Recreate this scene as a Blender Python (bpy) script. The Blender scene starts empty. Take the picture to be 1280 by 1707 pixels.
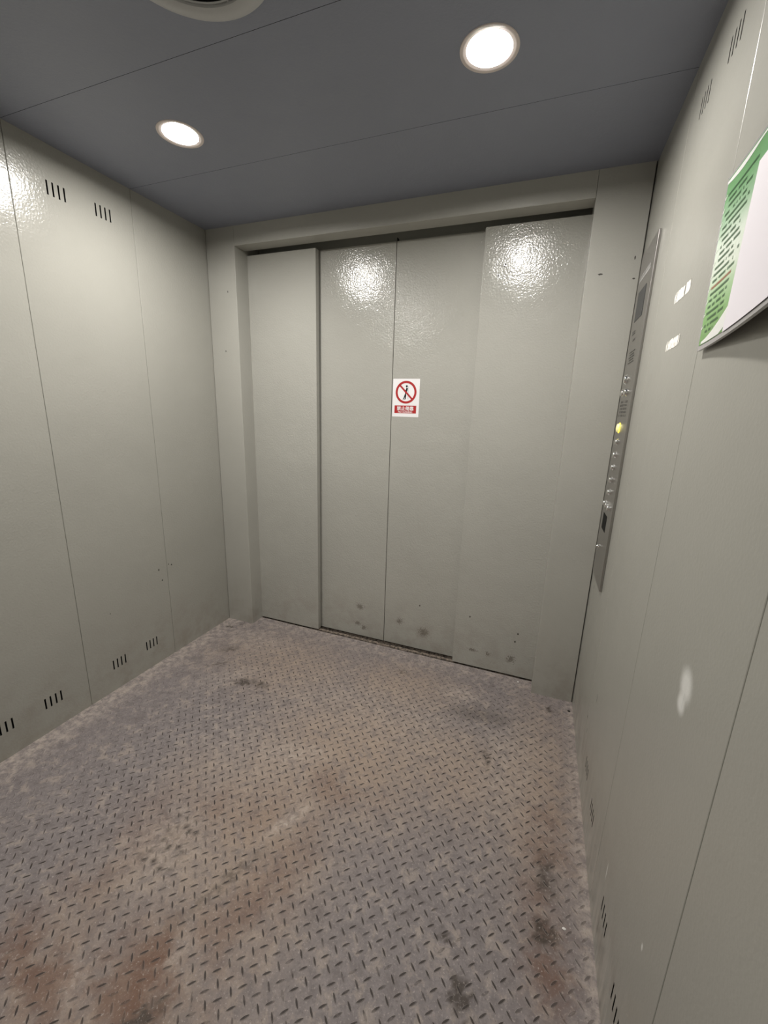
import bpy, math, random
import numpy as np
from mathutils import Vector, Matrix

random.seed(4)
S = bpy.context.scene
COL = S.collection

# ---------------------------------------------------------------- camera, world, exposure
W, D, H = 2.113, 2.32, 2.30          # car width, depth, height (metres); door side is y = 0
F_PX = 688.92
YAW, PITCH, ROLL = -0.3587, -0.2381, 0.0314
CAM = Vector((1.8357, -2.0043, 1.3765))

def make_camera():
    cd = bpy.data.cameras.new('camera')
    co = bpy.data.objects.new('camera', cd)
    COL.objects.link(co)
    fw = Vector((math.sin(YAW) * math.cos(PITCH), math.cos(YAW) * math.cos(PITCH), math.sin(PITCH)))
    r = Vector((math.cos(YAW), -math.sin(YAW), 0))
    u = r.cross(fw)
    r2 = math.cos(ROLL) * r + math.sin(ROLL) * u
    u2 = -math.sin(ROLL) * r + math.cos(ROLL) * u
    m = Matrix((r2, u2, -fw)).transposed().to_4x4()
    m.translation = CAM
    co.matrix_world = m
    cd.sensor_fit = 'HORIZONTAL'
    cd.sensor_width = 36.0
    cd.lens = F_PX / 1280.0 * 36.0
    cd.clip_start = 0.01
    S.camera = co

make_camera()
wd = bpy.data.worlds.new('world'); S.world = wd
wd.use_nodes = True
wd.node_tree.nodes['Background'].inputs[0].default_value = (0.5, 0.55, 0.6, 1)
wd.node_tree.nodes['Background'].inputs[1].default_value = 0.0
S.view_settings.view_transform = 'Standard'
S.view_settings.look = 'None'
S.view_settings.gamma = 1
S.view_settings.use_curve_mapping = False
S.view_settings.exposure = 0.0
LAMP_POWER = 515.0                     # emission strength of each downlight lens
LAMP_COLOR = (1.0, 0.965, 0.915)

# ---------------------------------------------------------------- material helpers
def new_mat(name):
    m = bpy.data.materials.new(name); m.use_nodes = True
    return m, m.node_tree.nodes, m.node_tree.links, m.node_tree.nodes['Principled BSDF']

def simple(name, col, rough=0.5, metal=0.0, spec=0.5, emit=None, es=0, bump=None):
    m, n, l, b = new_mat(name)
    b.inputs['Base Color'].default_value = (*col, 1)
    b.inputs['Roughness'].default_value = rough
    b.inputs['Metallic'].default_value = metal
    b.inputs['Specular IOR Level'].default_value = spec
    if emit:
        b.inputs['Emission Color'].default_value = (*emit, 1)
        b.inputs['Emission Strength'].default_value = es
    if bump:
        tc = n.new('ShaderNodeTexCoord'); nz = n.new('ShaderNodeTexNoise'); bp = n.new('ShaderNodeBump')
        nz.inputs['Scale'].default_value = bump[0]
        bp.inputs['Strength'].default_value = bump[1]; bp.inputs['Distance'].default_value = 0.001
        l.new(tc.outputs['Object'], nz.inputs['Vector']); l.new(nz.outputs[0], bp.inputs['Height'])
        l.new(bp.outputs[0], b.inputs['Normal'])
    return m

def noise(n, l, vec, scale, detail=4, rough=0.55, dist=0.0):
    t = n.new('ShaderNodeTexNoise')
    t.inputs['Scale'].default_value = scale; t.inputs['Detail'].default_value = detail
    t.inputs['Roughness'].default_value = rough; t.inputs['Distortion'].default_value = dist
    l.new(vec, t.inputs['Vector'])
    return t.outputs[0]

def mr(n, l, val, a, b, c=0.0, d=1.0, smooth=True):
    t = n.new('ShaderNodeMapRange')
    t.interpolation_type = 'SMOOTHSTEP' if smooth else 'LINEAR'
    for i, v in enumerate((a, b, c, d)): t.inputs[i + 1].default_value = v
    if isinstance(val, float): t.inputs[0].default_value = val
    else: l.new(val, t.inputs[0])
    return t.outputs[0]

def mth(n, l, op, a, b=None):
    t = n.new('ShaderNodeMath'); t.operation = op
    for i, v in enumerate((a, b)):
        if v is None: continue
        if isinstance(v, (int, float)): t.inputs[i].default_value = v
        else: l.new(v, t.inputs[i])
    return t.outputs[0]

def mix(n, l, fac, a, b):
    t = n.new('ShaderNodeMix'); t.data_type = 'RGBA'
    ins = [t.inputs[0], t.inputs[6], t.inputs[7]]
    for s, v in zip(ins, (fac, a, b)):
        if isinstance(v, (int, float)): s.default_value = v
        elif isinstance(v, tuple): s.default_value = (*v, 1)
        else: l.new(v, s)
    return t.outputs[2]

PAINT = (0.352, 0.347, 0.312)

def paint_mat(name, col=PAINT, rough=0.36, dirt=1.0, spots=(), smears=(), scuffs=(), dents=(), pale=(), streak=None, spec=0.5, bumpk=1.0):
    """Sprayed enamel on sheet steel.  spots: dark chips, smears: brown stains,
    scuffs: long scratches, pale: whitish patches.  Positions are in room metres."""
    m, n, l, b = new_mat(name)
    geo = n.new('ShaderNodeTexCoord')
    vec = geo.outputs['Object']
    sep = n.new('ShaderNodeSeparateXYZ'); l.new(vec, sep.inputs[0])
    Z = sep.outputs[2]
    big = noise(n, l, vec, 2.2, 3)
    c = mix(n, l, mr(n, l, big, 0.3, 0.7), tuple(v * 0.975 for v in col), tuple(v * 1.02 for v in col))
    # grime thickening toward the floor where mops and boots reach
    if dirt > 0:
        g = noise(n, l, vec, 9.0, 6, 0.65)
        low = mr(n, l, Z, 0.42, 0.0, 0, 1)
        fac = mth(n, l, 'MULTIPLY', low, mr(n, l, g, 0.38, 0.72, 0.05, 0.75))
        fac = mth(n, l, 'MULTIPLY', fac, dirt * 0.6)
        c = mix(n, l, fac, c, (0.22, 0.185, 0.15))
    def blob(p, r, soft=0.35, nscale=60.0, amt=0.5):
        mp = n.new('ShaderNodeMapping')
        l.new(vec, mp.inputs[0])
        mp.vector_type = 'TEXTURE'
        mp.inputs['Location'].default_value = p
        if isinstance(r, (int, float)): r = (r, r, r)
        mp.inputs['Scale'].default_value = r
        ln = n.new('ShaderNodeVectorMath'); ln.operation = 'LENGTH'; l.new(mp.outputs[0], ln.inputs[0])
        nz = noise(n, l, vec, nscale, 4)
        s = mth(n, l, 'ADD', ln.outputs['Value'], mth(n, l, 'MULTIPLY', mth(n, l, 'SUBTRACT', nz, 0.5), amt * 2))
        return mr(n, l, s, 1.0, 1.0 - soft)
    for p, r in spots:
        c = mix(n, l, blob(p, r, 0.3, 180, 0.6), c, (0.05, 0.047, 0.042))
    for p, r in smears:
        c = mix(n, l, mth(n, l, 'MULTIPLY', blob(p, tuple(v * .72 for v in r), 0.5, 190, 2.2), 0.6), c, (0.085, 0.065, 0.045))
    for p, r in pale:
        c = mix(n, l, mth(n, l, 'MULTIPLY', blob(p, r, 0.75, 25, 0.12), 0.75), c, (0.86, 0.86, 0.83))
    if streak:
        mp = n.new('ShaderNodeMapping'); l.new(vec, mp.inputs[0]); mp.inputs['Scale'].default_value = (45, 45, 5)
        st = noise(n, l, mp.outputs[0], 1.0, 4, 0.6)
        low = mr(n, l, Z, streak, 0.02, 0, 1)
        f1 = mth(n, l, 'MULTIPLY', low, mr(n, l, st, 0.47, 0.62))
        c = mix(n, l, mth(n, l, 'MULTIPLY', f1, 0.75), c, (0.44, 0.41, 0.37))
        f2 = mth(n, l, 'MULTIPLY', low, mr(n, l, st, 0.45, 0.30))
        c = mix(n, l, mth(n, l, 'MULTIPLY', f2, 0.5), c, (0.13, 0.11, 0.095))
    l.new(c, b.inputs['Base Color'])
    b.inputs['Specular IOR Level'].default_value = spec
    rr = noise(n, l, vec, 14, 3)
    l.new(mr(n, l, rr, 0.3, 0.7, rough - 0.02, rough + 0.02), b.inputs['Roughness'])
    f = noise(n, l, vec, 125, 2.0, 0.5)
    lg = noise(n, l, vec, 5.0, 2)
    bp = n.new('ShaderNodeBump'); bp.inputs['Strength'].default_value = 1.0; bp.inputs['Distance'].default_value = 0.0008 * bumpk
    l.new(f, bp.inputs['Height'])
    bp2 = n.new('ShaderNodeBump'); bp2.inputs['Strength'].default_value = 1.0; bp2.inputs['Distance'].default_value = 0.003 * bumpk
    l.new(lg, bp2.inputs['Height']); l.new(bp2.outputs[0], bp.inputs['Normal'])
    last = bp
    for p, r in dents:
        h = blob(p, r, 1.0, 8, 0.0)
        b3 = n.new('ShaderNodeBump'); b3.inputs['Strength'].default_value = 1; b3.inputs['Distance'].default_value = 0.006
        l.new(h, b3.inputs['Height']); l.new(last.outputs[0], b3.inputs['Normal']); last = b3
    l.new(last.outputs[0], b.inputs['Normal'])
    return m

M = {}
M['wall'] = paint_mat('enamel_wall', rough=0.20,
    spots=[((0, -.495, .521), (.01, .004, .007)), ((0, -.432, .532), (.01, .003, .004)), ((0, -.413, .523), (.01, .004, .005)),
           ((0, -.480, .457), (.01, .004, .005)), ((0, -.78, .40), (.01, .002, .004))])
M['wall_r'] = paint_mat('enamel_wall_scuffed', bumpk=0.42, rough=0.30, dirt=1.3, streak=0.34,
    spots=[((W, -1.232, .905), (.01, .003, .022)), ((W, -.10, .66), (.01, .006, .010)), ((W, -.55, .42), (.01, .003, .02)),
           ((W, -.44, .26), (.01, .005, .010)), ((W, -.47, .22), (.01, .004, .012))],
    pale=[((W, -1.230, .932), (.03, .038, .044)), ((W, -1.226, .893), (.03, .026, .026)),  # whitish oval patch with a smaller one below it
          ((W, -.12, .50), (.01, .003, .015)), ((W, -1.30, .42), (.01, .006, .012)), ((W, -1.02, .24), (.01, .004, .04)),
          ((W, -1.45, .30), (.01, .005, .015))])
M['door'] = paint_mat('enamel_door', col=(0.405, 0.400, 0.364), rough=0.15, dirt=0.8, bumpk=1.3,
    spots=[((1.813, .103, .207), (.005, .01, .006)), ((1.824, .103, .255), (.004, .01, .006)), ((1.567, .103, .30), (.004, .01, .006)),
           ((1.585, .103, 2.03), (.008, .01, .008)), ((1.56, .103, 1.99), (.005, .01, .006)), ((1.63, .103, 2.08), (.005, .01, .014)),
           ((1.27, .146, .286), (.004, .01, .006))],
    smears=[((.877, .146, .085), (.03, .02, .022)), ((.918, .146, .064), (.028, .02, .022)), ((.891, .146, .20), (.035, .02, .03)),
            ((1.60, .103, .105), (.035, .02, .013)), ((1.68, .103, .10), (.02, .02, .02)), ((1.80, .103, .10), (.03, .02, .03)),
            ((1.15, .146, .16), (.03, .02, .03)), ((1.30, .146, .12), (.05, .02, .04))])
M['pier'] = paint_mat('enamel_frame', col=(0.400, 0.394, 0.358), rough=0.30, bumpk=0.6,
    spots=[((1.972, 0, 1.934), (.010, .01, .0035)), ((2.086, 0, 1.984), (.003, .01, .008)), ((2.092, 0, 1.91), (.006, .01, .003)),
           ((.132, 0, 1.987), (.003, .01, .006)), ((.097, 0, 1.682), (.003, .01, .006))])
M['ceil'] = paint_mat('enamel_ceiling', col=(0.250, 0.268, 0.330), rough=0.45, dirt=0.0)
M['dark'] = simple('dark_void', (0.012, 0.012, 0.012), 0.9, spec=0.1)
M['rubber'] = simple('black_rubber', (0.02, 0.02, 0.02), 0.6)
M['ring'] = simple('white_lamp_ring', (0.74, 0.66, 0.62), 0.5)
M['lens'] = simple('lit_lens', (0.9, 0.9, 0.9), 0.4, emit=LAMP_COLOR, es=LAMP_POWER)
M['lens_dim'] = simple('lit_lens_weak', (0.9, 0.9, 0.9), 0.4, emit=LAMP_COLOR, es=LAMP_POWER * 0.10)
M['lens_half'] = simple('lit_lens_half', (0.9, 0.9, 0.9), 0.4, emit=LAMP_COLOR, es=LAMP_POWER * 0.75)
M['fan'] = simple('grey_fan_plastic', (0.50, 0.50, 0.50), 0.45)
M['steel'] = simple('brushed_steel', (0.42, 0.405, 0.39), 0.30, 1.0, bump=(400, 0.06))
M['chrome'] = simple('chrome', (0.85, 0.85, 0.84), 0.12, 1.0)
M['display'] = simple('grey_display_glass', (0.040, 0.042, 0.045), 0.35, spec=0.25)
M['black'] = simple('black_plastic', (0.004, 0.004, 0.004), 0.6, spec=0.15)
M['etch'] = simple('dark_etching', (0.12, 0.115, 0.11), 0.6)
M['etch_light'] = simple('pale_etching', (0.75, 0.74, 0.72), 0.5)
M['glow'] = simple('yellow_lit_ring', (0.9, 0.8, 0.1), 0.4, emit=(1.0, 0.82, 0.10), es=1.1)
M['sign_white'] = simple('sticker_white', (0.86, 0.85, 0.86), 0.35)
M['sign_red'] = simple('sticker_red', (0.42, 0.020, 0.022), 0.35)
M['sign_black'] = simple('sticker_black', (0.015, 0.018, 0.02), 0.4)
M['sign_grey'] = simple('sticker_grey', (0.62, 0.64, 0.68), 0.4)
M['acrylic'] = simple('grey_acrylic', (0.40, 0.385, 0.39), 0.2)
M['paper'] = simple('white_paper', (0.78, 0.745, 0.79), 0.55)
M['swoosh'] = simple('printed_white', (0.84, 0.85, 0.82), 0.3)
M['ink'] = simple('printed_dark_green', (0.045, 0.12, 0.05), 0.4)
M['ink_red'] = simple('printed_red', (0.42, 0.14, 0.09), 0.4)
M['ink_white'] = simple('printed_light', (0.85, 0.90, 0.80), 0.3)
M['pad'] = simple('black_foam', (0.02, 0.02, 0.02), 0.9)
M['chip_white'] = simple('white_chip', (0.75, 0.73, 0.70), 0.7)
M['chip_dark'] = simple('dark_crumb', (0.02, 0.017, 0.014), 0.9)
def sill_mat():
    m, n, l, b = new_mat('sill_metal_dirty')
    tc = n.new('ShaderNodeTexCoord'); nz = noise(n, l, tc.outputs['Object'], 60, 5, 0.7)
    l.new(mix(n, l, mr(n, l, nz, 0.38, 0.60), (0.045, 0.036, 0.028), (0.26, 0.21, 0.17)), b.inputs['Base Color'])
    b.inputs['Roughness'].default_value = 0.7
    return m
M['sill'] = sill_mat()

def residue_mat():
    m, n, l, b = new_mat('torn_adhesive_paper')
    tc = n.new('ShaderNodeTexCoord')
    nz = noise(n, l, tc.outputs['Object'], 75, 5, 0.7)
    c = mix(n, l, mr(n, l, nz, 0.36, 0.50), (0.50, 0.48, 0.42), (0.93, 0.90, 0.84))
    l.new(c, b.inputs['Base Color']); b.inputs['Roughness'].default_value = 0.8
    return m
M['residue'] = residue_mat()

def green_mat():
    m, n, l, b = new_mat('poster_green_print')
    tc = n.new('ShaderNodeTexCoord'); sp = n.new('ShaderNodeSeparateXYZ'); l.new(tc.outputs['Object'], sp.inputs[0])
    nz = noise(n, l, tc.outputs['Object'], 5, 2)
    v = mth(n, l, 'ADD', sp.outputs[2], mth(n, l, 'MULTIPLY', mth(n, l, 'SUBTRACT', nz, 0.5), 0.06))
    v = mth(n, l, 'ADD', v, mth(n, l, 'MULTIPLY', mth(n, l, 'ADD', sp.outputs[1], 1.04), -0.10))
    t = mr(n, l, v, 1.513, 1.813, 0, 1, False)
    r = n.new('ShaderNodeValToRGB'); l.new(t, r.inputs[0])
    e = r.color_ramp.elements
    e[0].position = 0.0; e[0].color = (0.17, 0.35, 0.10, 1)
    e[1].position = 1.0; e[1].color = (0.16, 0.36, 0.15, 1)
    for p, c in ((0.16, (0.23, 0.46, 0.15)), (0.30, (0.42, 0.64, 0.35)), (0.44, (0.78, 0.86, 0.74)), (0.60, (0.74, 0.84, 0.72)), (0.76, (0.38, 0.58, 0.38)), (0.9, (0.20, 0.42, 0.20))):
        x = e.new(p); x.color = (*c, 1)
    l.new(r.outputs[0], b.inputs['Base Color']); b.inputs['Roughness'].default_value = 0.25
    return m
M['green'] = green_mat()

def floor_mats():
    def attrs(n, l):
        out = {}
        for a in ('tan', 'rust', 'dark', 'pale', 'wear'):
            t = n.new('ShaderNodeAttribute'); t.attribute_name = a; out[a] = t.outputs['Fac']
        return out
    def base(n, l, vec, A):
        n1 = noise(n, l, vec, 7, 6, 0.62, 0.3)
        n2 = noise(n, l, vec, 34, 6, 0.68)
        n3 = noise(n, l, vec, 150, 4, 0.7)
        c = mix(n, l, mr(n, l, n2, 0.30, 0.72), (0.172, 0.150, 0.150), (0.232, 0.205, 0.203))
        n4 = noise(n, l, vec, 17, 5, 0.7, 0.6)
        c = mix(n, l, mr(n, l, n4, 0.50, 0.66, 0, 0.55), c, (0.375, 0.315, 0.270))
        c = mix(n, l, mr(n, l, n4, 0.46, 0.32, 0, 0.40), c, (0.120, 0.098, 0.092))
        ft = mth(n, l, 'MULTIPLY', A['tan'], mr(n, l, mth(n, l, 'MULTIPLY', mth(n, l, 'ADD', n2, n4), 0.5), 0.34, 0.56, 0.30, 1.0))
        c = mix(n, l, mth(n, l, 'MINIMUM', ft, 1.0), c, (0.312, 0.240, 0.188))
        # pale dust in scattered clods
        fp = mth(n, l, 'MULTIPLY', A['pale'], mr(n, l, n2, 0.40, 0.66, 0.15, 1))
        c = mix(n, l, mth(n, l, 'MULTIPLY', fp, 0.75), c, (0.46, 0.395, 0.345))
        fr = mth(n, l, 'MULTIPLY', A['rust'], mr(n, l, n1, 0.38, 0.60, 0.1, 1))
        c = mix(n, l, mth(n, l, 'MULTIPLY', fr, 0.95), c, (0.138, 0.070, 0.044))
        fd = mth(n, l, 'MULTIPLY', A['dark'], mr(n, l, n2, 0.30, 0.50, 0.15, 1.1))
        c = mix(n, l, mth(n, l, 'MINIMUM', fd, 0.9), c, (0.05, 0.038, 0.030))
        # fine grit
        c = mix(n, l, mth(n, l, 'MULTIPLY', mr(n, l, n3, 0.56, 0.68), 0.55), c, (0.46, 0.41, 0.38))
        c = mix(n, l, mth(n, l, 'MULTIPLY', mr(n, l, n3, 0.44, 0.30), 0.60), c, (0.085, 0.07, 0.064))
        return c, n2, n3
    m, n, l, b = new_mat('checker_plate_dusty')
    tc = n.new('ShaderNodeTexCoord'); vec = tc.outputs['Object']; A = attrs(n, l)
    c, n2, n3 = base(n, l, vec, A)
    l.new(c, b.inputs['Base Color']); b.inputs['Roughness'].default_value = 0.66
    b.inputs['Specular IOR Level'].default_value = 0.35
    bp = n.new('ShaderNodeBump'); bp.inputs['Strength'].default_value = 0.5; bp.inputs['Distance'].default_value = 0.0012
    l.new(n3, bp.inputs['Height'])
    bq = n.new('ShaderNodeBump'); bq.inputs['Strength'].default_value = 0.4; bq.inputs['Distance'].default_value = 0.003
    l.new(n2, bq.inputs['Height']); l.new(bq.outputs[0], bp.inputs['Normal']); l.new(bp.outputs[0], b.inputs['Normal'])
    # lug crowns: bare worn steel where feet polish them, dusty elsewhere
    m2, n, l, b = new_mat('checker_plate_lug_crown')
    tc = n.new('ShaderNodeTexCoord'); vec = tc.outputs['Object']; A = attrs(n, l)
    c, n2, n3 = base(n, l, vec, A)
    w = mth(n, l, 'MULTIPLY', A['wear'], mr(n, l, noise(n, l, vec, 22, 3), 0.30, 0.52, 0.25, 1.0))
    c = mix(n, l, w, c, (0.042, 0.034, 0.031))
    l.new(c, b.inputs['Base Color']); b.inputs['Roughness'].default_value = 0.6
    b.inputs['Specular IOR Level'].default_value = 0.2
    m3, n, l, b = new_mat('checker_plate_lug_rim')
    tc = n.new('ShaderNodeTexCoord'); vec = tc.outputs['Object']; A = attrs(n, l)
    c, n2, n3 = base(n, l, vec, A)
    c = mix(n, l, 0.22, c, (0.48, 0.43, 0.40))
    l.new(c, b.inputs['Base Color']); b.inputs['Roughness'].default_value = 0.6
    return m, m2, m3
M['floor'], M['lug'], M['lugrim'] = floor_mats()

# ---------------------------------------------------------------- object helpers
class MB:
    def __init__(s): s.v = []; s.f = []; s.mi = []
    def face(s, pts, mi=0):
        i = len(s.v); s.v += [tuple(p) for p in pts]; s.f.append(tuple(range(i, i + len(pts)))); s.mi.append(mi)
    def mesh(s, v, f, mi=0):
        i = len(s.v); s.v += [tuple(p) for p in v]
        for q in f: s.f.append(tuple(i + k for k in q)); s.mi.append(mi)
    def box(s, a, b, mi=0, bev=0.0):
        x0, y0, z0 = a; x1, y1, z1 = b
        if bev <= 0:
            v = [(x0,y0,z0),(x1,y0,z0),(x1,y1,z0),(x0,y1,z0),(x0,y0,z1),(x1,y0,z1),(x1,y1,z1),(x0,y1,z1)]
            s.mesh(v, [(0,3,2,1),(4,5,6,7),(0,1,5,4),(1,2,6,5),(2,3,7,6),(3,0,4,7)], mi)
        else:
            import bmesh
            bm = bmesh.new(); bmesh.ops.create_cube(bm, size=1)
            for q in bm.verts: q.co = Vector((x0 + (q.co.x + .5) * (x1 - x0), y0 + (q.co.y + .5) * (y1 - y0), z0 + (q.co.z + .5) * (z1 - z0)))
            bmesh.ops.bevel(bm, geom=bm.edges[:], offset=bev, segments=2, affect='EDGES', profile=0.5)
            bm.verts.index_update()
            s.mesh([q.co[:] for q in bm.verts], [tuple(q.index for q in f.verts) for f in bm.faces], mi)
            bm.free()
    def lathe(s, prof, c, axis='z', seg=48, mi=0):
        """prof: list of (radius, height along axis) revolved about axis through c"""
        rings = []
        v = []
        for r, h in prof:
            for k in range(seg):
                a = 2 * math.pi * k / seg
                x, y = r * math.cos(a), r * math.sin(a)
                v.append((c[0] + x, c[1] + y, c[2] + h) if axis == 'z' else (c[0] + h, c[1] + x, c[2] + y) if axis == 'x' else (c[0] + x, c[1] + h, c[2] + y))
        f = []
        for j in range(len(prof) - 1):
            for k in range(seg):
                k2 = (k + 1) % seg
                f.append((j * seg + k, j * seg + k2, (j + 1) * seg + k2, (j + 1) * seg + k))
        s.mesh(v, f, mi)
    def disc(s, c, r, axis='z', seg=40, mi=0, ry=None):
        ry = ry or r
        pts = []
        for k in range(seg):
            a = 2 * math.pi * k / seg; x, y = r * math.cos(a), ry * math.sin(a)
            pts.append((c[0] + x, c[1] + y, c[2]) if axis == 'z' else (c[0], c[1] + x, c[2] + y) if axis == 'x' else (c[0] + x, c[1], c[2] + y))
        s.face(pts, mi)
    def build(s, name, mats, parent=None, smooth=False, label=None):
        me = bpy.data.meshes.new(name)
        me.from_pydata(s.v, [], s.f); me.update()
        if not isinstance(mats, (list, tuple)): mats = [mats]
        for m in mats: me.materials.append(m)
        if len(mats) > 1: me.polygons.foreach_set('material_index', s.mi)
        if smooth:
            import bmesh
            bm = bmesh.new(); bm.from_mesh(me)
            bmesh.ops.remove_doubles(bm, verts=bm.verts[:], dist=1e-6)
            bmesh.ops.recalc_face_normals(bm, faces=bm.faces[:])
            for f in bm.faces: f.smooth = True
            for e in bm.edges:
                if len(e.link_faces) == 2 and e.calc_face_angle(0) > 0.6: e.smooth = False
            bm.to_mesh(me); bm.free()
        o = bpy.data.objects.new(name, me); COL.objects.link(o)
        if parent: attach(o, parent)
        if label: o['label'] = label
        return o

def attach(o, parent):
    o.parent = parent
    o.matrix_parent_inverse = Matrix.Identity(4)
    # parts are modelled in room metres, so undo the parent's own location
    q = parent; off = Vector((0, 0, 0))
    while q is not None: off += q.location; q = q.parent
    o.location = o.location - off

def thing(name, loc, label, cat, group=None):
    o = bpy.data.objects.new(name, None); o.empty_display_size = 0.02
    COL.objects.link(o); o.location = loc
    o['label'] = label; o['category'] = cat
    if group: o['group'] = group
    return o

def tag(o, label, cat, group=None):
    o['label'] = label; o['category'] = cat
    if group: o['group'] = group
    return o

def struct(o, label=None, inward=True):
    o['kind'] = 'structure'
    if inward and o.name[:4] != 'door' and o.name != 'floor':      # every visible sheet faces the car
        me = o.data; c = Vector((W / 2, -D / 2, H / 2))
        import bmesh
        bm = bmesh.new(); bm.from_mesh(me)
        bmesh.ops.reverse_faces(bm, faces=[f for f in bm.faces if f.normal.dot(f.calc_center_median() - c) > 0])
        bm.to_mesh(me); bm.free()
    if label: o['label'] = label
    return o

def origin_to(o, p):
    p = Vector(p); o.data.transform(Matrix.Translation(-p)); o.location = o.location + p

# ---------------------------------------------------------------- shell
SEAMS = [-0.4425, -0.920, -1.3975, -1.875]
SLOT_Y = [-0.5825, -0.766, -1.0675, -1.248, -1.546, -1.730]

def panel_sheet(mb, P, u0, u1, v0, v1, holes, c=0.0018, deep=0.014):
    """A folded sheet: front face with cut slots, rounded vertical returns at both sides.
    P(u, v, d) maps to the room; d is depth behind the face."""
    us = sorted({u0 + c, u1 - c, *[h[0] for h in holes], *[h[1] for h in holes]})
    vs = sorted({v0, v1, *[h[2] for h in holes], *[h[3] for h in holes]})
    for i in range(len(us) - 1):
        for j in range(len(vs) - 1):
            um, vm = (us[i] + us[i+1]) / 2, (vs[j] + vs[j+1]) / 2
            if any(h[0] < um < h[1] and h[2] < vm < h[3] for h in holes): continue
            mb.face([P(us[i], vs[j], 0), P(us[i+1], vs[j], 0), P(us[i+1], vs[j+1], 0), P(us[i], vs[j+1], 0)])
    for sgn, ue in ((1, u0), (-1, u1)):
        prof = [(ue + sgn * c, 0), (ue + sgn * c * 0.3, c * 0.3), (ue, c), (ue, deep)]
        for a, b_ in zip(prof[:-1], prof[1:]):
            mb.face([P(a[0], v0, a[1]), P(b_[0], v0, b_[1]), P(b_[0], v1, b_[1]), P(a[0], v1, a[1])])

def side_wall(name, x, sgn, mat, label, z_low=0.110, z_high=2.128):
    """sgn = +1: wall lies at +x of its face (right wall)"""
    P = lambda u, v, d: (x + sgn * d, u, v)
    mb = MB()
    edges = [0.20] + SEAMS + [-D - 0.02]
    w = 0.0062
    slots = []
    for yc in SLOT_Y:
        for z in (z_low, z_high):
            slots.append([(yc + (k - 1.5) * 0.0205 - w / 2, yc + (k - 1.5) * 0.0205 + w / 2, z, z + 0.048) for k in range(4)])
    for a, b_ in zip(edges[:-1], edges[1:]):
        hs = [h for g in slots for h in g if b_ < h[0] < a]
        panel_sheet(mb, P, b_ + 0.0006, a - 0.0006, -0.01, H + 0.02, hs)
    mb.face([P(-D - .05, -.01, .016), P(.25, -.01, .016), P(.25, H + .03, .016), P(-D - .05, H + .03, .016)], 1)
    o = struct(mb.build(name, [mat, M['dark']]), label)
    for g in slots:                       # each louvre group: the dark folded liners behind four slots
        m2 = MB()
        for (a, b_, z0, z1) in g:
            e = 0.0
            q = [(a - e, z0 - e), (b_ + e, z0 - e), (b_ + e, z1 + e), (a - e, z1 + e)]
            for k in range(4):
                p0, p1 = q[k], q[(k + 1) % 4]
                m2.face([P(p0[0], p0[1], 0.0002), P(p1[0], p1[1], 0.0002), P(p1[0], p1[1], 0.012), P(p0[0], p0[1], 0.012)])
            m2.face([P(p[0], p[1], 0.012) for p in q])
        m2.build('vent_slots', M['dark'], o)
    return o

side_wall('wall_left', 0.0, -1, M['wall'], 'left wall of grey-green painted steel panels with slotted vents')
side_wall('wall_right', W, 1, M['wall_r'], 'right wall of grey-green painted steel panels carrying the button panel', 0.128, 2.122)
mb = MB()
P = lambda u, v, d: (u, -D - d, v)
for a, b_ in zip([-0.03, 0.53, 1.0565, 1.583], [0.53, 1.0565, 1.583, W + .03]):
    panel_sheet(mb, P, a + .0006, b_ - .0006, -.01, H + .02, [])
mb.face([P(-.05, -.01, .016), P(W + .05, -.01, .016), P(W + .05, H + .03, .016), P(-.05, H + .03, .016)], 1)
struct(mb.build('wall_back', [M['wall'], M['dark']]), 'rear wall of grey-green painted steel panels')

# ceiling with round cut-outs for the lamps, in three sheets across the car
LAMPS = [(0.525, -0.662), (1.590, -0.676), (0.525, -1.655), (1.590, -1.655)]
mb = MB()
def ceil_cell(x0, x1, y0, y1, c=None, r=0.0600):
    if c is None:
        mb.face([(x0, y0, H), (x0, y1, H), (x1, y1, H), (x1, y0, H)]); return
    n = 48; cx, cy = c
    outer, inner, up = [], [], []
    for k in range(n):
        a = 2 * math.pi * (k + .5) / n; dx, dy = math.cos(a), math.sin(a)
        t = min(((x1 - cx) / dx if dx > 0 else (x0 - cx) / dx), ((y1 - cy) / dy if dy > 0 else (y0 - cy) / dy))
        outer.append([cx + t * dx, cy + t * dy, H]); inner.append((cx + r * dx, cy + r * dy, H)); up.append((cx + r * dx, cy + r * dy, H + .03))
    # snap the outer points nearest each corner onto it
    for X in (x0, x1):
        for Y in (y0, y1):
            k = min(range(n), key=lambda q: (outer[q][0] - X) ** 2 + (outer[q][1] - Y) ** 2); outer[k] = [X, Y, H]
    for k in range(n):
        k2 = (k + 1) % n
        mb.face([outer[k], outer[k2], inner[k2], inner[k]]); mb.face([inner[k], inner[k2], up[k2], up[k]])
ys = [0.02, SEAMS[0], SEAMS[1], SEAMS[2], SEAMS[3], -D - .02]
for a, b_ in zip(ys[:-1], ys[1:]):
    hi, lo = a - .0006, b_ + .0006
    ls = [p for p in LAMPS if lo < p[1] < hi]
    if not ls:
        ceil_cell(-.01, W + .01, lo, hi)
    else:
        xs = [-.01]
        for (lx, ly) in ls:
            ceil_cell(xs[-1], lx - .12, lo, hi)
            ceil_cell(lx - .12, lx + .12, lo, ly - .12); ceil_cell(lx - .12, lx + .12, ly + .12, hi)
            ceil_cell(lx - .12, lx + .12, ly - .12, ly + .12, (lx, ly)); xs.append(lx + .12)
        ceil_cell(xs[-1], W + .01, lo, hi)
    for yy in (hi, lo):
        mb.face([(-.01, yy, H), (W + .01, yy, H), (W + .01, yy, H + .012), (-.01, yy, H + .012)], 1)
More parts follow.
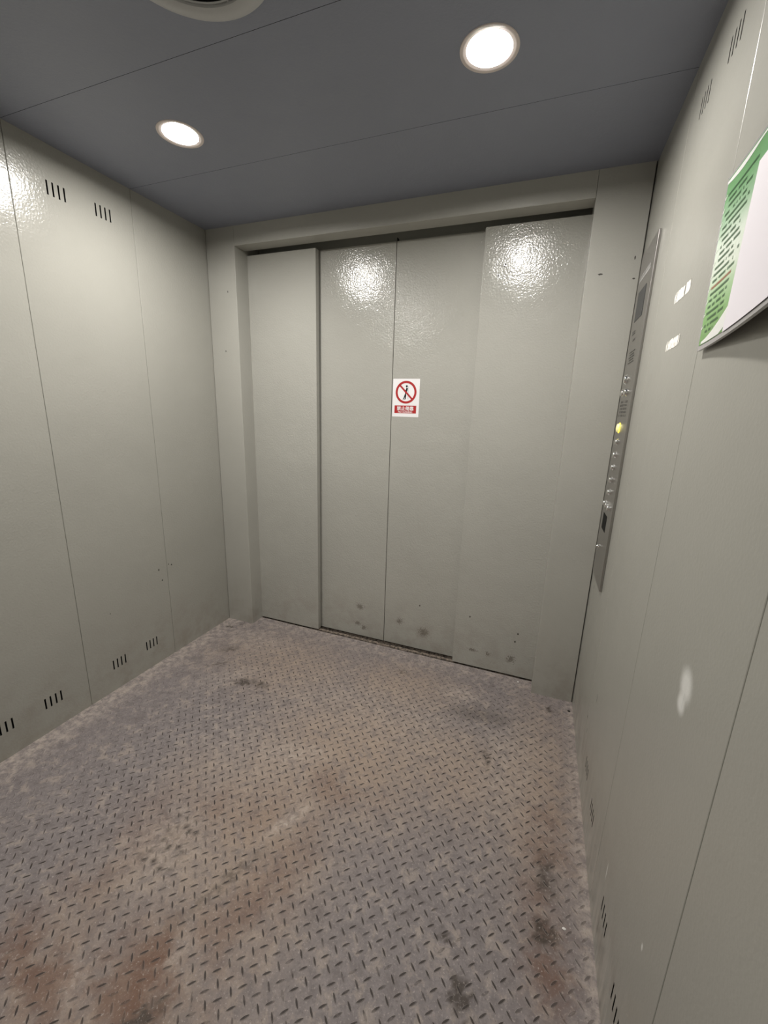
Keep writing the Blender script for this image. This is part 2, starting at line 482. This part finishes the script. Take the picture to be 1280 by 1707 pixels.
mb.face([(-.1, -D - .1, H + .045), (W + .1, -D - .1, H + .045), (W + .1, .3, H + .045), (-.1, .3, H + .045)], 1)
struct(mb.build('ceiling', [M['ceil'], M['dark']]), 'grey painted sheet ceiling with thin cross seams')

# ---- floor: steel checker plate, lugs at 45 degrees on a square lattice
FY1 = 0.097
def blobmask(x, y, blobs):
    out = np.zeros_like(x)
    for (cx, cy, rx, ry, ang, amp) in blobs:
        ca, sa = math.cos(math.radians(ang)), math.sin(math.radians(ang))
        dx, dy = x - cx, y - cy
        u = (ca * dx + sa * dy) / rx; v = (-sa * dx + ca * dy) / ry
        out = np.maximum(out, amp * np.exp(-(u * u + v * v) ** 1.3))
    return out
def masks(x, y):
    def ss(t, a, b_):
        t = np.clip((t - a) / (b_ - a), 0, 1); return t * t * (3 - 2 * t)
    # break up outlines so patches have ragged edges
    wx = .010 * np.sin(x * 97 + 3 * np.sin(y * 61)) + .006 * np.sin(x * 211 + y * 173) + .004 * np.sin(y * 389 - x * 301)
    wy = .010 * np.sin(y * 89 + 3 * np.sin(x * 67 + 1)) + .006 * np.sin(y * 197 - x * 227) + .004 * np.sin(x * 367 + y * 281)
    X0, Y0 = x, y
    x, y = x + wx, y + wy
    tan = blobmask(x, y, [(1.25, -.70, .42, .36, 0, .95), (1.10, -1.10, .30, .45, 20, .9), (.95, -1.45, .28, .40, 0, .8), (1.62, -.62, .30, .26, 0, .8),
                          (.62, -.30, .45, .28, 0, .7), (1.30, -.22, .35, .2, 0, .75), (1.95, -.55, .16, .45, 0, .8), (1.10, -1.70, .3, .3, 0, .8), (.78, -1.05, .2, .2, 0, .55)])
    tan = tan * (1 - 0.75 * blobmask(x, y, [(1.62, -1.30, .30, .42, 10, 1), (.35, -.85, .22, .42, 0, 1), (.55, -1.35, .20, .30, 0, .9), (1.70, -.28, .18, .13, 0, .9), (.92, -1.47, .10, .16, 0, .8)]))
    rust = blobmask(x, y, [(1.10, -1.52, .13, .14, 20, 1), (.79, -1.62, .20, .10, 0, .8), (.72, -1.36, .10, .16, 0, .45), (1.02, -1.60, .22, .16, 0, .75), (1.24, -.86, .18, .09, 0, .5),
                           (1.99, -.86, .07, .26, 0, .6), (2.00, -1.10, .06, .12, 0, .9), (1.22, -1.30, .09, .30, -12, .55), (.90, -1.12, .3, .10, 20, .35), (.74, -1.70, .14, .12, 0, .8)])
    dark = blobmask(x, y, [(1.115, -1.590, .050, .020, 55, 1.4), (1.150, -1.64, .07, .03, 50, 1.2), (1.796, -1.272, .022, .034, 20, 1.1), (2.01, -.103, .020, .014, 0, 1.2),
                           (.086, -.085, .022, .010, 20, 1.1), (.13, -.030, .022, .008, 20, .7), (.53, -.51, .055, .022, 15, .9), (.62, -.49, .045, .018, 0, .8), (1.985, -1.06, .03, .03, 0, 1.0),
                           (1.765, -.52, .012, .03, 20, 1.0), (1.70, -.27, .14, .05, 10, .42), (1.74, -1.17, .012, .018, 0, 1.0), (.26, -.30, .05, .02, 40, .6), (1.26, -.10, .03, .012, 0, .8), (.30, -.44, .06, .008, 40, .8),
                           (.95, -1.20, .012, .11, 35, .0), (1.99, -.90, .025, .06, 0, .8), (1.10, -1.28, .014, .13, -22, .55)])
    x, y = X0, Y0
    # a tyre print pressed in the dust: rows of dark lozenges
    for i in range(5):
        for j in range(6):
            px, py = .80 + i * .028 + (j % 2) * .013 + .006 * math.sin(i * 5.1 + j * 2.3), -1.325 + j * .030 + .006 * math.sin(i * 3.7 + j * 4.9)
            dark = np.maximum(dark, (.55 + .45 * math.sin(i * 7 + j * 3)) * 1.1 * np.exp(-(((x - px) / .0085) ** 2 + ((y - py) / .0085) ** 2) ** 1.5) * np.exp(-(((px - .862) / .075) ** 4)))
    pale = blobmask(x, y, [(1.165, -1.045, .022, .085, -28, 1.4), (1.02, -.80, .16, .06, 20, .8), (.84, -1.26, .13, .12, 0, .7), (.90, -.86, .3, .2, 0, .3), (1.30, -.45, .5, .22, 0, .45),
                           (1.08, -1.50, .02, .09, -28, .9), (.90, -1.60, .05, .03, 0, 1.0), (1.85, -.50, .14, .28, 0, .55), (.42, -.52, .18, .06, 45, .6), (.3, -.15, .25, .1, 0, .55), (1.58, -.16, .10, .05, 0, .9)])
    pale = np.maximum(pale, 1.0 * (1 - ss(x, .04, .16))); pale = np.maximum(pale, .85 * ss(x, W - .06, W - .005))
    pale = np.maximum(pale, .6 * ss(y, -.05, .08))
    wear = 0.95 * ss(x, .10, .55) * (1 - .55 * ss(y, -.35, .05)) * (1 - .5 * ss(x, 1.95, 2.08))
    wear = np.maximum(wear, .25 * ss(x, .08, .14))
    wear = wear * (1 - .8 * blobmask(x, y, [(1.165, -1.045, .03, .09, -28, 1), (.85, -1.26, .09, .10, 0, .9), (1.10, -1.60, .08, .10, 0, .8), (.90, -1.60, .06, .04, 0, .9)]))
    return dict(tan=tan, rust=rust, dark=dark, pale=pale, wear=wear)

def build_floor():
    step = 0.009
    xs = np.linspace(-.012, W + .012, int(W / step) + 2); ys_ = np.linspace(-D - .012, FY1, int((D + .1) / step) + 2)
    X, Y = np.meshgrid(xs, ys_, indexing='ij')
    V = [np.stack([X.ravel(), Y.ravel(), np.zeros(X.size)], 1)]
    nx, ny = len(xs), len(ys_)
    i, j = np.meshgrid(np.arange(nx - 1), np.arange(ny - 1), indexing='ij')
    a = (i * ny + j).ravel()
    Fq = [np.stack([a, a + ny, a + ny + 1, a + 1], 1)]
    MI = [np.zeros(len(a), int)]
    AX, AY = 0.0396, 0.0418
    n = 10
    t = np.arange(n) / n * 2 * math.pi
    Lh, Wh = 0.0118, 0.0031
    ox = Lh * np.cos(t); oy = Wh * np.sin(t) * (0.45 + 0.55 * np.abs(np.sin(t)))
    base = nx * ny; caps = []
    rnd = np.random.default_rng(3)
    vv = []; ff = []; mm = []
    for kx in range(-60, 60):
        for ky in range(-60, 60):
            for typ in (0, 1):
                cx = 1.437 + (kx + .5 * typ) * AX; cy = -1.303 + (ky + .5 * typ) * AY - (0.0020 if typ else 0)
                if not (0.07 < cx < W - .015 and -D + .01 < cy < FY1 - .015): continue
                ang = -math.pi / 4 if typ == 0 else math.pi / 4
                ang += rnd.normal() * .03
                c, s = math.cos(ang), math.sin(ang)
                for sc, z in ((1.18, 0.0001), (0.78, 0.0013)):
                    px = cx + (ox * (1 + (sc - 1) * .45) * c - oy * sc * s); py = cy + (ox * (1 + (sc - 1) * .45) * s + oy * sc * c)
                    vv.append(np.stack([px, py, np.full(n, z)], 1))
                for k in range(n):
                    k2 = (k + 1) % n; ff.append((base + k, base + k2, base + n + k2, base + n + k)); mm.append(2)
                caps.append(tuple(base + n + k for k in range(n)))
                base += 2 * n
    V = np.concatenate(V + vv)
    faces = [tuple(q) for q in Fq[0].tolist()] + ff + caps
    mi = MI[0].tolist() + mm + [1] * len(caps)
    me = bpy.data.meshes.new('floor'); me.from_pydata(V.tolist(), [], faces); me.update()
    for m in (M['floor'], M['lug'], M['lugrim']): me.materials.append(m)
    me.polygons.foreach_set('material_index', mi)
    K = masks(V[:, 0], V[:, 1])
    for k, arr in K.items():
        at = me.attributes.new(k, 'FLOAT', 'POINT'); at.data.foreach_set('value', np.clip(arr, 0, 1.5).astype(np.float32))
    o = bpy.data.objects.new('floor', me); COL.objects.link(o)
    return struct(o, 'dusty steel checker plate floor with raised diagonal lugs')
build_floor()
# ---- door side: two return piers and the lintel over the opening
A0, B0, ZL, DR, DM = 0.190, 1.9190, 2.2059, 0.1027, 0.1464
def pier(name, x0, x1, label, cut):
    mb = MB(); c = .002
    prof = [(x0, .30), (x0, c), (x0 + c * .3, c * .3), (x0 + c, 0), (x1 - c, 0), (x1 - c * .3, c * .3), (x1, c), (x1, .30)]
    for a, b_ in zip(prof[:-1], prof[1:]):
        mb.face([(a[0], a[1], -.01), (b_[0], b_[1], -.01), (b_[0], b_[1], H + .01), (a[0], a[1], H + .01)])
    return struct(mb.build(name, M['pier']), label)
pier('trim_1', 0.0025, A0, 'narrow painted steel pier left of the doors', 0)
pier('trim_2', B0, W - 0.0035, 'wide painted steel pier between the doors and the right wall', 0)
mb = MB(); c = .002
prof = [(.30, H + .02), (0, H + .02), (0, ZL + c), (c * .3, ZL + c * .3), (c, ZL), (.083, ZL), (.083, ZL + .02), (.30, ZL + .02)]
for a, b_ in zip(prof[1:-2], prof[2:-1]):
    mb.face([(A0 + .0008, a[0], a[1]), (B0 - .0008, a[0], a[1]), (B0 - .0008, b_[0], b_[1]), (A0 + .0008, b_[0], b_[1])])
struct(mb.build('trim_3', M['pier']), 'painted steel lintel above the sliding doors')
# dark door pocket behind (shaft side)
mb = MB()
mb.face([(-.05, .21, -.05), (W + .05, .21, -.05), (W + .05, .21, H + .05), (-.05, .21, H + .05)])
mb.face([(-.05, .0, H + .03), (W + .05, .0, H + .03), (W + .05, .26, H + .03), (-.05, .26, H + .03)])
struct(mb.build('trim_4', M['pier']), 'dark door pocket behind the lintel')
# sill: dirty strip between two running grooves
mb = MB()
mb.box((A0 - .01, FY1, -.03), (B0 + .01, .26, -.012), 1)
mb.box((A0 - .01, .109, -.02), (B0 + .01, .132, -.0015), 0, .001)
mb.box((A0 - .01, .152, -.02), (B0 + .01, .20, -.002), 0, .001)
mb.face([(A0 - .01, FY1, -.03), (B0 + .01, FY1, -.03), (B0 + .01, FY1, 0), (A0 - .01, FY1, 0)], 1)
struct(mb.build('trim_5', [M['sill'], M['dark']]), 'dirty metal door sill with running grooves', False)

# ---- four telescoping door leaves
def leaf(name, x0, x1, y0, z0, z1, label, thick=.032):
    mb = MB(); mb.box((x0, y0, z0), (x1, y0 + thick, z1), 0, .0018)
    o = mb.build(name, M['door'])
    return struct(o, label)
leaf('door_1', A0 - .06, .6215, DR, .005, 2.1905, 'leftmost door leaf, standing forward of its neighbour')
leaf('door_2', .58, 1.0512, DM, .005, 2.193, 'door leaf left of the centre joint')
leaf('door_3', 1.0542, 1.55, DM, .005, 2.193, 'door leaf right of the centre joint carrying the red and white sticker')
leaf('door_4', 1.4885, B0 + .08, DR, .005, 2.1905, 'rightmost and widest-looking door leaf with scratches near its top')
mb = MB(); mb.box((1.0509, DM + .006, .006), (1.0545, DM + .03, 2.21))
struct(mb.build('trim_6', M['rubber']), 'black rubber strip in the joint between the middle door leaves', False)

# ---------------------------------------------------------------- lamps
def downlight(name, x, y, label, lens_mat):
    t = thing(name, (x, y, H), label, 'ceiling light', 'recessed ceiling downlights')
    mb = MB()
    mb.lathe([(.0550, .0085), (.0558, .0055), (.0572, .0020), (.0592, -.0002), (.0665, -.0012), (.0742, -.0024), (.0760, -.0019), (.0765, .0)], (x, y, H), seg=64)
    mb.build('trim_ring', M['ring'], t, smooth=True)
    mb = MB(); prof = [(.0553, .0072)] + [(.0553 * math.cos(a), .0072 - .0012 * math.sin(a)) for a in (.25, .6, 1.0, 1.35)] + [(.0003, .0060)]
    mb.lathe(prof, (x, y, H), seg=48)
    mb.build('lens', lens_mat, t, smooth=True, label='glowing white lamp lens')
    return t
downlight('downlight', *LAMPS[0], 'round lit ceiling downlight nearer the left wall', M['lens'])
downlight('downlight', *LAMPS[1], 'large bright round ceiling downlight nearer the right wall', M['lens'])
downlight('downlight', *LAMPS[2], 'lit ceiling downlight behind the photographer by the left wall', M['lens_half'])
downlight('downlight', *LAMPS[3], 'weaker ceiling downlight behind the photographer by the right wall', M['lens_dim'])

# ceiling fan outlet
FX, FY = 1.035, -1.160
t = thing('ceiling_fan_vent', (FX, FY, H), 'round pale grey ceiling vent with ringed grille cut off by the photo top', 'vent')
mb = MB(); mb.lathe([(.150, -.004), (.152, -.012), (.160, -.016), (.180, -.014), (.193, -.008), (.197, 0)], (FX, FY, H), seg=80)
mb.build('flange', M['fan'], t, smooth=True)
mb = MB(); mb.disc((FX, FY, H - .002), .152, seg=64); mb.build('opening', M['dark'], t)
mb = MB()
for r in [.022 + k * .0135 for k in range(10)]:
    mb.lathe([(r - .002, -.009), (r, -.0115), (r + .002, -.009), (r, -.0065), (r - .002, -.009)], (FX, FY, H), seg=56)
for k in range(8):
    a = k * math.pi / 4; dx, dy = math.cos(a), math.sin(a); wv = .0025
    mb.face([(FX + .02 * dx - wv * dy, FY + .02 * dy + wv * dx, H - .0065), (FX + .152 * dx - wv * dy, FY + .152 * dy + wv * dx, H - .0065),
             (FX + .152 * dx + wv * dy, FY + .152 * dy - wv * dx, H - .0065), (FX + .02 * dx + wv * dy, FY + .02 * dy - wv * dx, H - .0065)])
mb.lathe([(.0003, -.013), (.02, -.012), (.024, -.006)], (FX, FY, H), seg=32)
mb.build('grille', M['fan'], t, smooth=True)

# ---------------------------------------------------------------- text helper
def text_mesh(txt, size, align='CENTER'):
    cu = bpy.data.curves.new('t', 'FONT'); cu.body = txt; cu.size = size; cu.align_x = align; cu.align_y = 'CENTER'
    cu.resolution_u = 3
    o = bpy.data.objects.new('t', cu); COL.objects.link(o)
    dg = bpy.context.evaluated_depsgraph_get(); dg.update()
    me = bpy.data.meshes.new_from_object(o.evaluated_get(dg))
    v = [q.co.copy() for q in me.vertices]; f = [tuple(p.vertices) for p in me.polygons]
    bpy.data.objects.remove(o); bpy.data.curves.remove(cu); bpy.data.meshes.remove(me)
    return v, f

# ---------------------------------------------------------------- no-leaning sticker
SX0, SX1, SZ0, SZ1 = 1.0585, 1.2055, 1.353, 1.547
SC = ((SX0 + SX1) / 2, (SZ0 + SZ1) / 2)
sy = lambda k: DM - .0004 - .00035 * k
t = thing('warning_sticker', (SC[0], DM, SC[1]), 'white no-leaning sticker with red prohibition circle on the middle door', 'sticker')
def S2(u, v): # sticker fractions from its top-left corner, measured on the photograph
    return SX0 + u * (SX1 - SX0), SZ1 - v * (SZ1 - SZ0)
mb = MB()
r = .003; pts = []
for cx, cz, a0 in ((SX1 - r, SZ1 - r, 0), (SX0 + r, SZ1 - r, 90), (SX0 + r, SZ0 + r, 180), (SX1 - r, SZ0 + r, 270)):
    for k in range(5):
        a = math.radians(a0 + k * 22.5); pts.append((cx + r * math.cos(a), cz + r * math.sin(a)))
mb.face([(p[0], sy(0), p[1]) for p in pts])
for k in range(len(pts)):
    p, q = pts[k], pts[(k + 1) % len(pts)]
    mb.face([(p[0], sy(0), p[1]), (q[0], sy(0), q[1]), (q[0], DM - .00005, q[1]), (p[0], DM - .00005, p[1])])
mb.build('backing', M['sign_white'], t)
RX, RZ = S2(.50, .350); RO, RI = .0575, .0462
mb = MB()
for k in range(64):
    a, b_ = 2 * math.pi * k / 64, 2 * math.pi * (k + 1) / 64
    mb.face([(RX + RO * math.cos(a), sy(2), RZ + RO * math.sin(a)), (RX + RO * math.cos(b_), sy(2), RZ + RO * math.sin(b_)),
             (RX + RI * math.cos(b_), sy(2), RZ + RI * math.sin(b_)), (RX + RI * math.cos(a), sy(2), RZ + RI * math.sin(a))])
def bar(mb, p, q, w0, w1=None, k=1):
    w1 = w0 if w1 is None else w1
    d = Vector((q[0] - p[0], q[1] - p[1])).normalized(); nx, nz = -d.y, d.x
    mb.face([(p[0] + nx * w0, sy(k), p[1] + nz * w0), (p[0] - nx * w0, sy(k), p[1] - nz * w0), (q[0] - nx * w1, sy(k), q[1] - nz * w1), (q[0] + nx * w1, sy(k), q[1] + nz * w1)])
q = RI * .72
bar(mb, (RX - q, RZ + q), (RX + q, RZ - q), .0045, k=2)
mb.build('prohibition_circle', M['sign_red'], t)
mb = MB()
G = lambda dx, dz: (RX + dx, RZ + dz)
mb.disc((*[G(.003, .030)[0], sy(1)], G(.003, .030)[1]), .0055, axis='y', seg=20)
bar(mb, G(.0055, .022), G(-.001, -.004), .0046, .0048)      # trunk, leaning back
bar(mb, G(-.001, -.002), G(-.0035, -.014), .0036, .0028)
bar(mb, G(-.0035, -.012), G(-.012, -.035), .0032, .0026)    # legs
bar(mb, G(-.001, -.012), G(-.003, -.035), .0032, .0026)
bar(mb, G(-.012, -.034), G(-.016, -.0355), .0018); bar(mb, G(-.003, -.034), G(-.007, -.036), .0018)
bar(mb, G(.004, .018), G(-.006, .006), .0014)               # arm
mb.build('leaning_figure', M['sign_black'], t)
mb = MB(); bar(mb, G(.0115, .030), G(.0115, -.036), .0022)
mb.build('figure_wall_line', M['sign_grey'], t)
bx0, bz0 = S2(.085, .70); bx1, bz1 = S2(.905, .905)
mb = MB(); mb.face([(bx0, sy(1), bz1), (bx1, sy(1), bz1), (bx1, sy(1), bz0), (bx0, sy(1), bz0)])
mb.build('red_banner', M['sign_red'], t)
mb = MB()
v, f = text_mesh('禁止倚靠', .0262)
xs = [p.x for p in v]; zs = [p.y for p in v]; w = max(xs) - min(xs); hgt = max(zs) - min(zs)
sx, sz = .092 / w, .0215 / hgt; mx, mz = (max(xs) + min(xs)) / 2, (max(zs) + min(zs)) / 2
cxx, czz = (bx0 + bx1) / 2, bz0 - .0150
for q, off in enumerate(((-.0006, 0), (.0006, 0), (0, .0005), (0, -.0005))):
    mb.mesh([(cxx + (p.x - mx) * sx + off[0], sy(2) - .00012 * q, czz + (p.y - mz) * sz + off[1]) for p in v], f)
v, f = text_mesh('NO LEANING', .01)
xs = [p.x for p in v]; zs = [p.y for p in v]; w = max(xs) - min(xs); hgt = max(zs) - min(zs)
sx, sz = .078 / w, .0075 / hgt; mx, mz = (max(xs) + min(xs)) / 2, (max(zs) + min(zs)) / 2
for off in (-.00035, .00035):
    mb.mesh([(cxx + (p.x - mx) * sx + off, sy(2) - .00012 * (off > 0), bz1 + .0068 + (p.y - mz) * sz) for p in v], f)
mb.build('lettering', M['sign_white'], t)

# ---------------------------------------------------------------- car operating panel on the right wall
PY0, PY1, PZ0, PZ1 = -.300, -.048, .718, 1.972     # near edge, far edge, bottom, top
PT = .009
XF = W - PT
t = thing('control_panel', (W, (PY0 + PY1) / 2, PZ0), 'tall stainless steel button panel on the right wall beside the door pier', 'control panel')
mb = MB(); mb.box((XF, PY0, PZ0), (W - .0002, PY1, PZ1), 0, .0022)
mb.build('faceplate', M['steel'], t)
fx = lambda k=1: XF - .0003 * k
def rect(mb, ya, yb, za, zb, k=1):
    mb.face([(fx(k), ya, za), (fx(k), yb, za), (fx(k), yb, zb), (fx(k), ya, zb)])
mb = MB(); mb.box((XF - .0012, -.236, 1.730), (XF + .001, -.104, 1.831), 0, .0006)
mb.build('display', M['display'], t, label='dark grey rectangular display window')
def glyph_row(mb, ya, yb, z, h, k=1, dens=.72, wmin=.6):
    """illegible engraving: separate short strokes between ya (left when reading) and yb"""
    y = ya
    while y - h * .9 > yb:
        w = h * random.uniform(wmin, 1.0)
        if random.random() < dens:
            rect(mb, y - w * .85, y, z - h * .42, z - h * .10, k); rect(mb, y - w * .7, y - w * .1, z + h * .12, z + h * .42, k)
            rect(mb, y - w * .52, y - w * .30, z - h * .45, z + h * .45, k)
        y -= w * 1.12
mb = MB()
glyph_row(mb, -.068, -.262, 1.881, .024, 1, 1.0)
glyph_row(mb, -.070, -.262, 1.879, .018, 2, 1.0)
mb.build('top_lettering', M['etch_light'], t)
mb = MB()
glyph_row(mb, -.105, -.165, 1.689, .016); glyph_row(mb, -.135, -.190, 1.662, .009)
mb.build('display_caption', M['etch'], t)
mb = MB()
for j, z in enumerate((1.620, 1.6105, 1.601, 1.5915, 1.582)):
    for k in range(5 if j % 2 == 0 else 4):
        y = -.118 - k * .0235 - (0.0118 if j % 2 else 0)
        mb.disc((fx(1), y, z), .0070, axis='x', seg=14, ry=.0030)
mb.build('speaker_holes', M['black'], t)
def button(name, y, z, r=.0135, ring=None, lab=None):
    mb = MB()
    mb.lathe([(r * 1.22, 0), (r * 1.2, -.0016), (r * 1.04, -.0022), (r * 1.0, -.0005)], (XF, y, z), axis='x', seg=32)
    o = mb.build(name, ring or M['chrome'], t, smooth=True, label=lab)
    mb = MB()
    mb.lathe([(r * .97, .0), (r * .97, -.0060), (r * .88, -.0085), (r * .5, -.0105), (.0002, -.0112)], (XF, y, z), axis='x', seg=32)
    mb.build('cap', M['chrome'] if ring is None else M['lit_cap'], o, smooth=True)
    return o
M['lit_cap'] = simple('lit_button_cap', (0.75, 0.72, 0.45), 0.3, 0.0, emit=(1.0, 0.85, 0.25), es=0.55)
button('alarm_button', -.135, 1.523, .016)
button('intercom_button', -.118, 1.474, .0135); button('call_button', -.188, 1.474, .0135)
mb = MB()
for k in range(5): glyph_row(mb, -.085, -.245, 1.440 - k * .0125, .0085)
mb.build('notice_lettering', M['etch'], t)
button('floor_button', -.150, 1.343, .0165, M['glow'], 'floor button lit yellow')
for k in range(5):
    button('floor_button', -.165, 1.290 - k * .0495, .0112)
for k in range(6):
    mb = MB(); glyph_row(mb, -.118, -.140, 1.343 - k * .0495, .014, dens=1.0); mb.build('floor_number', M['etch'], t)
for y in (-.109, -.165, -.220):
    button('door_button', y, 1.037, .0105)
mb = MB(); mb.box((XF - .0010, -.200, .932), (XF + .001, -.108, .998), 0, .0006)
mb.build('key_box_door', M['black'], t, label='small black square switch cover')
button('key_lock', -.122, .853, .0075)

# ---------------------------------------------------------------- torn sticker remains
def residue(z, ya, yb, h, label, seed):
    rnd = random.Random(seed); mb = MB(); top = []; bot = []; n = 26
    for k in range(n + 1):
        u = k / n; y = ya + (yb - ya) * u
        top.append((y, z + h / 2 + rnd.uniform(-.002, .0015))); bot.append((y, z - h / 2 + rnd.uniform(-.0015, .002)))
    top[0] = (ya + .006, z + h * .1); bot[-1] = (yb - .004, z - h * .2)
    for k in range(n):
        if rnd.random() < .06: continue
        q = [bot[k], bot[k + 1], top[k + 1], top[k]]
        mb.face([(W - .0007, p[0], p[1]) for p in q])
        for a, b_ in ((q[0], q[1]), (q[2], q[3])):
            mb.face([(W - .0007, *a), (W - .0007, *b_), (W, *b_), (W, *a)])
    o = mb.build('sticker_residue', M['residue'])
    origin_to(o, (W, (ya + yb) / 2, z))
    return tag(o, label, 'sticker remnant', 'torn sticker remnants on the right wall')
residue(1.683, -.645, -.768, .026, 'longer torn white sticker strip on the right wall, the upper of two', 1)
residue(1.567, -.643, -.757, .024, 'shorter torn white sticker patch on the right wall, below the other', 7)

# ---------------------------------------------------------------- notice board on the right wall
NY, NZ, NW, NH = -.955, 1.513, .42, .300
def bulge(u, v):                      # how far the soft acrylic stands off the wall
    return .004 + .045 * (u / NW) ** 1.4 * (1 - .55 * v / NH)
def NP(u, v, d=0.0):                  # u to the reader's right, v up, d in front of the print
    y = NY - u + (.013 * v / NH)
    z = NZ + v - .05 * max(0, v / NH) * u * .5
    return (W - .006 - bulge(u, v) - d, y, z)
t = thing('notice_board', (W, NY, NZ), 'green printed notice in a clear holder on the right wall beside the frame edge', 'notice')
def sheet(name, mat, outline, d, n=24, thick=None):
    """outline(u) -> (v low, v high) over u range given as outline.r"""
    u0, u1, fn = outline; mb = MB()
    for k in range(n):
        ua, ub = u0 + (u1 - u0) * k / n, u0 + (u1 - u0) * (k + 1) / n
        (a0, a1), (b0, b1) = fn(ua), fn(ub)
        for j in range(6):
            s0, s1 = j / 6, (j + 1) / 6
            L = lambda lo, hi, s: lo + (hi - lo) * s
            mb.face([NP(ua, L(a0, a1, s0), d), NP(ub, L(b0, b1, s0), d), NP(ub, L(b0, b1, s1), d), NP(ua, L(a0, a1, s1), d)])
        if thick:
            mb.face([NP(ua, a0, d), NP(ub, b0, d), NP(ub, b0, d - thick), NP(ua, a0, d - thick)])
            mb.face([NP(ua, a1, d), NP(ub, b1, d), NP(ub, b1, d - thick), NP(ua, a1, d - thick)])
            mb.face([NP(ua, a0, d - thick), NP(ub, b0, d - thick), NP(ub, b1, d - thick), NP(ua, a1, d - thick)])
    if thick:
        for u in (u0, u1):
            lo, hi = fn(u); mb.face([NP(u, lo, d), NP(u, hi, d), NP(u, hi, d - thick), NP(u, lo, d - thick)])
    return mb.build(name, mat, t)
sheet('holder', M['acrylic'], (0, NW, lambda u: (0, NH + .006)), 0, thick=.005)
sheet('green_print', M['green'], (.008, NW - .004, lambda u: (.009, NH)), .0006)
def low_curve(u): # lower white swoosh, upper edge
    return .012 + .036 * min(1, max(0, (u - .02) / .155)) ** 1.5
sheet('lower_white_band', M['swoosh'], (.022, .190, lambda u: (max(.010, low_curve(u) - .012 - .02 * (u / .19)), low_curve(u) + .003)), .0010)
sheet('upper_white_band', M['swoosh'], (.006, .30, lambda u: (NH - .007 - .006 * math.sin(min(1, u / .16) * math.pi) , NH - .003)), .0010)
sheet('white_paper', M['paper'], (.172, NW - .02, lambda u: (.0075, NH - .045)), .0016, thick=.0004)
def nrect(mb, ua, ub, va, vb, d=.0011):
    mb.face([NP(ua, va, d), NP(ub, va, d), NP(ub, vb, d), NP(ua, vb, d)])
mb = MB(); mr_ = MB(); mw = MB()
rnd = random.Random(11); v = NH - .034; row = 0
while v > .022:
    # rows of small characters with gaps, in one wide column
    u = .024 + rnd.choice((0, 0, .012)); uend = .160 + rnd.uniform(-.05, .005)
    if v < .065: uend = min(uend, .02 + .155 * ((v - .012) / .036) ** .66 * .0 + .155 - (.065 - v) * 2.2)
    tgt = mr_ if row == 14 else mb
    hh = .0046
    while u < uend:
        w = rnd.uniform(.004, .0055)
        if rnd.random() < .90:
            nrect(tgt, u, u + w * .9, v, v + hh * .35); nrect(tgt, u + w * .1, u + w * .75, v + hh * .6, v + hh)
            nrect(tgt, u + w * .35, u + w * .6, v, v + hh)
        else: u += .004
        u += w * 1.02
    if row % 2 == 0:
        nrect(mw, .009, .0135, v - .001, v + .0035); nrect(mw, .0155, .018, v + .001, v + .006)  # small pale dashes down the left margin, every second row
    v -= .0113; row += 1
mb.build('dark_text', M['ink'], t); mr_.build('red_text', M['ink_red'], t); mw.build('white_numerals', M['ink_white'], t)
# two black foam pads showing over the notice's top edge
for k, (y, z, lab) in enumerate(((-1.048, 1.812, 'small black foam pad above the notice, the one further from the frame edge'),
                                 (-1.074, 1.815, 'small black foam pad above the notice, right at the frame edge'))):
    mb = MB(); mb.lathe([(.0075, 0), (.0075, -.004), (.006, -.006), (.0002, -.006)], (W, y, z), axis='x', seg=20)
    o = mb.build('foam_pad', M['pad'], smooth=True); origin_to(o, (W, y, z))
    tag(o, lab, 'pad', 'foam pads above the notice')

# ---------------------------------------------------------------- crumbs on the floor
def crumb(name, x, y, r, mat, label, seed, cat='debris'):
    import bmesh
    rnd = random.Random(seed)
    bm = bmesh.new(); bmesh.ops.create_icosphere(bm, subdivisions=2, radius=1)
    for q in bm.verts:
        k = 1 + rnd.uniform(-.22, .22); q.co = Vector((q.co.x * r * k * 1.2, q.co.y * r * k, max(-.35, q.co.z * k) * r * .6 + r * .21))
    me = bpy.data.meshes.new(name); bm.to_mesh(me); bm.free(); me.materials.append(mat)
    o = bpy.data.objects.new(name, me); COL.objects.link(o); o.location = (x, y, 0)
    return tag(o, label, cat)
crumb('dirt_crumb', 2.094, -.074, .0055, M['chip_dark'], 'black crumb on the floor in the corner by the right pier', 1)
crumb('plaster_chip', 1.852, .062, .0040, M['chip_white'], 'tiny white chip on the floor close under the right door leaf', 2)
crumb('paint_flake', 2.040, -1.027, .0038, M['chip_white'], 'tiny pale flake on the floor near the right wall', 3)
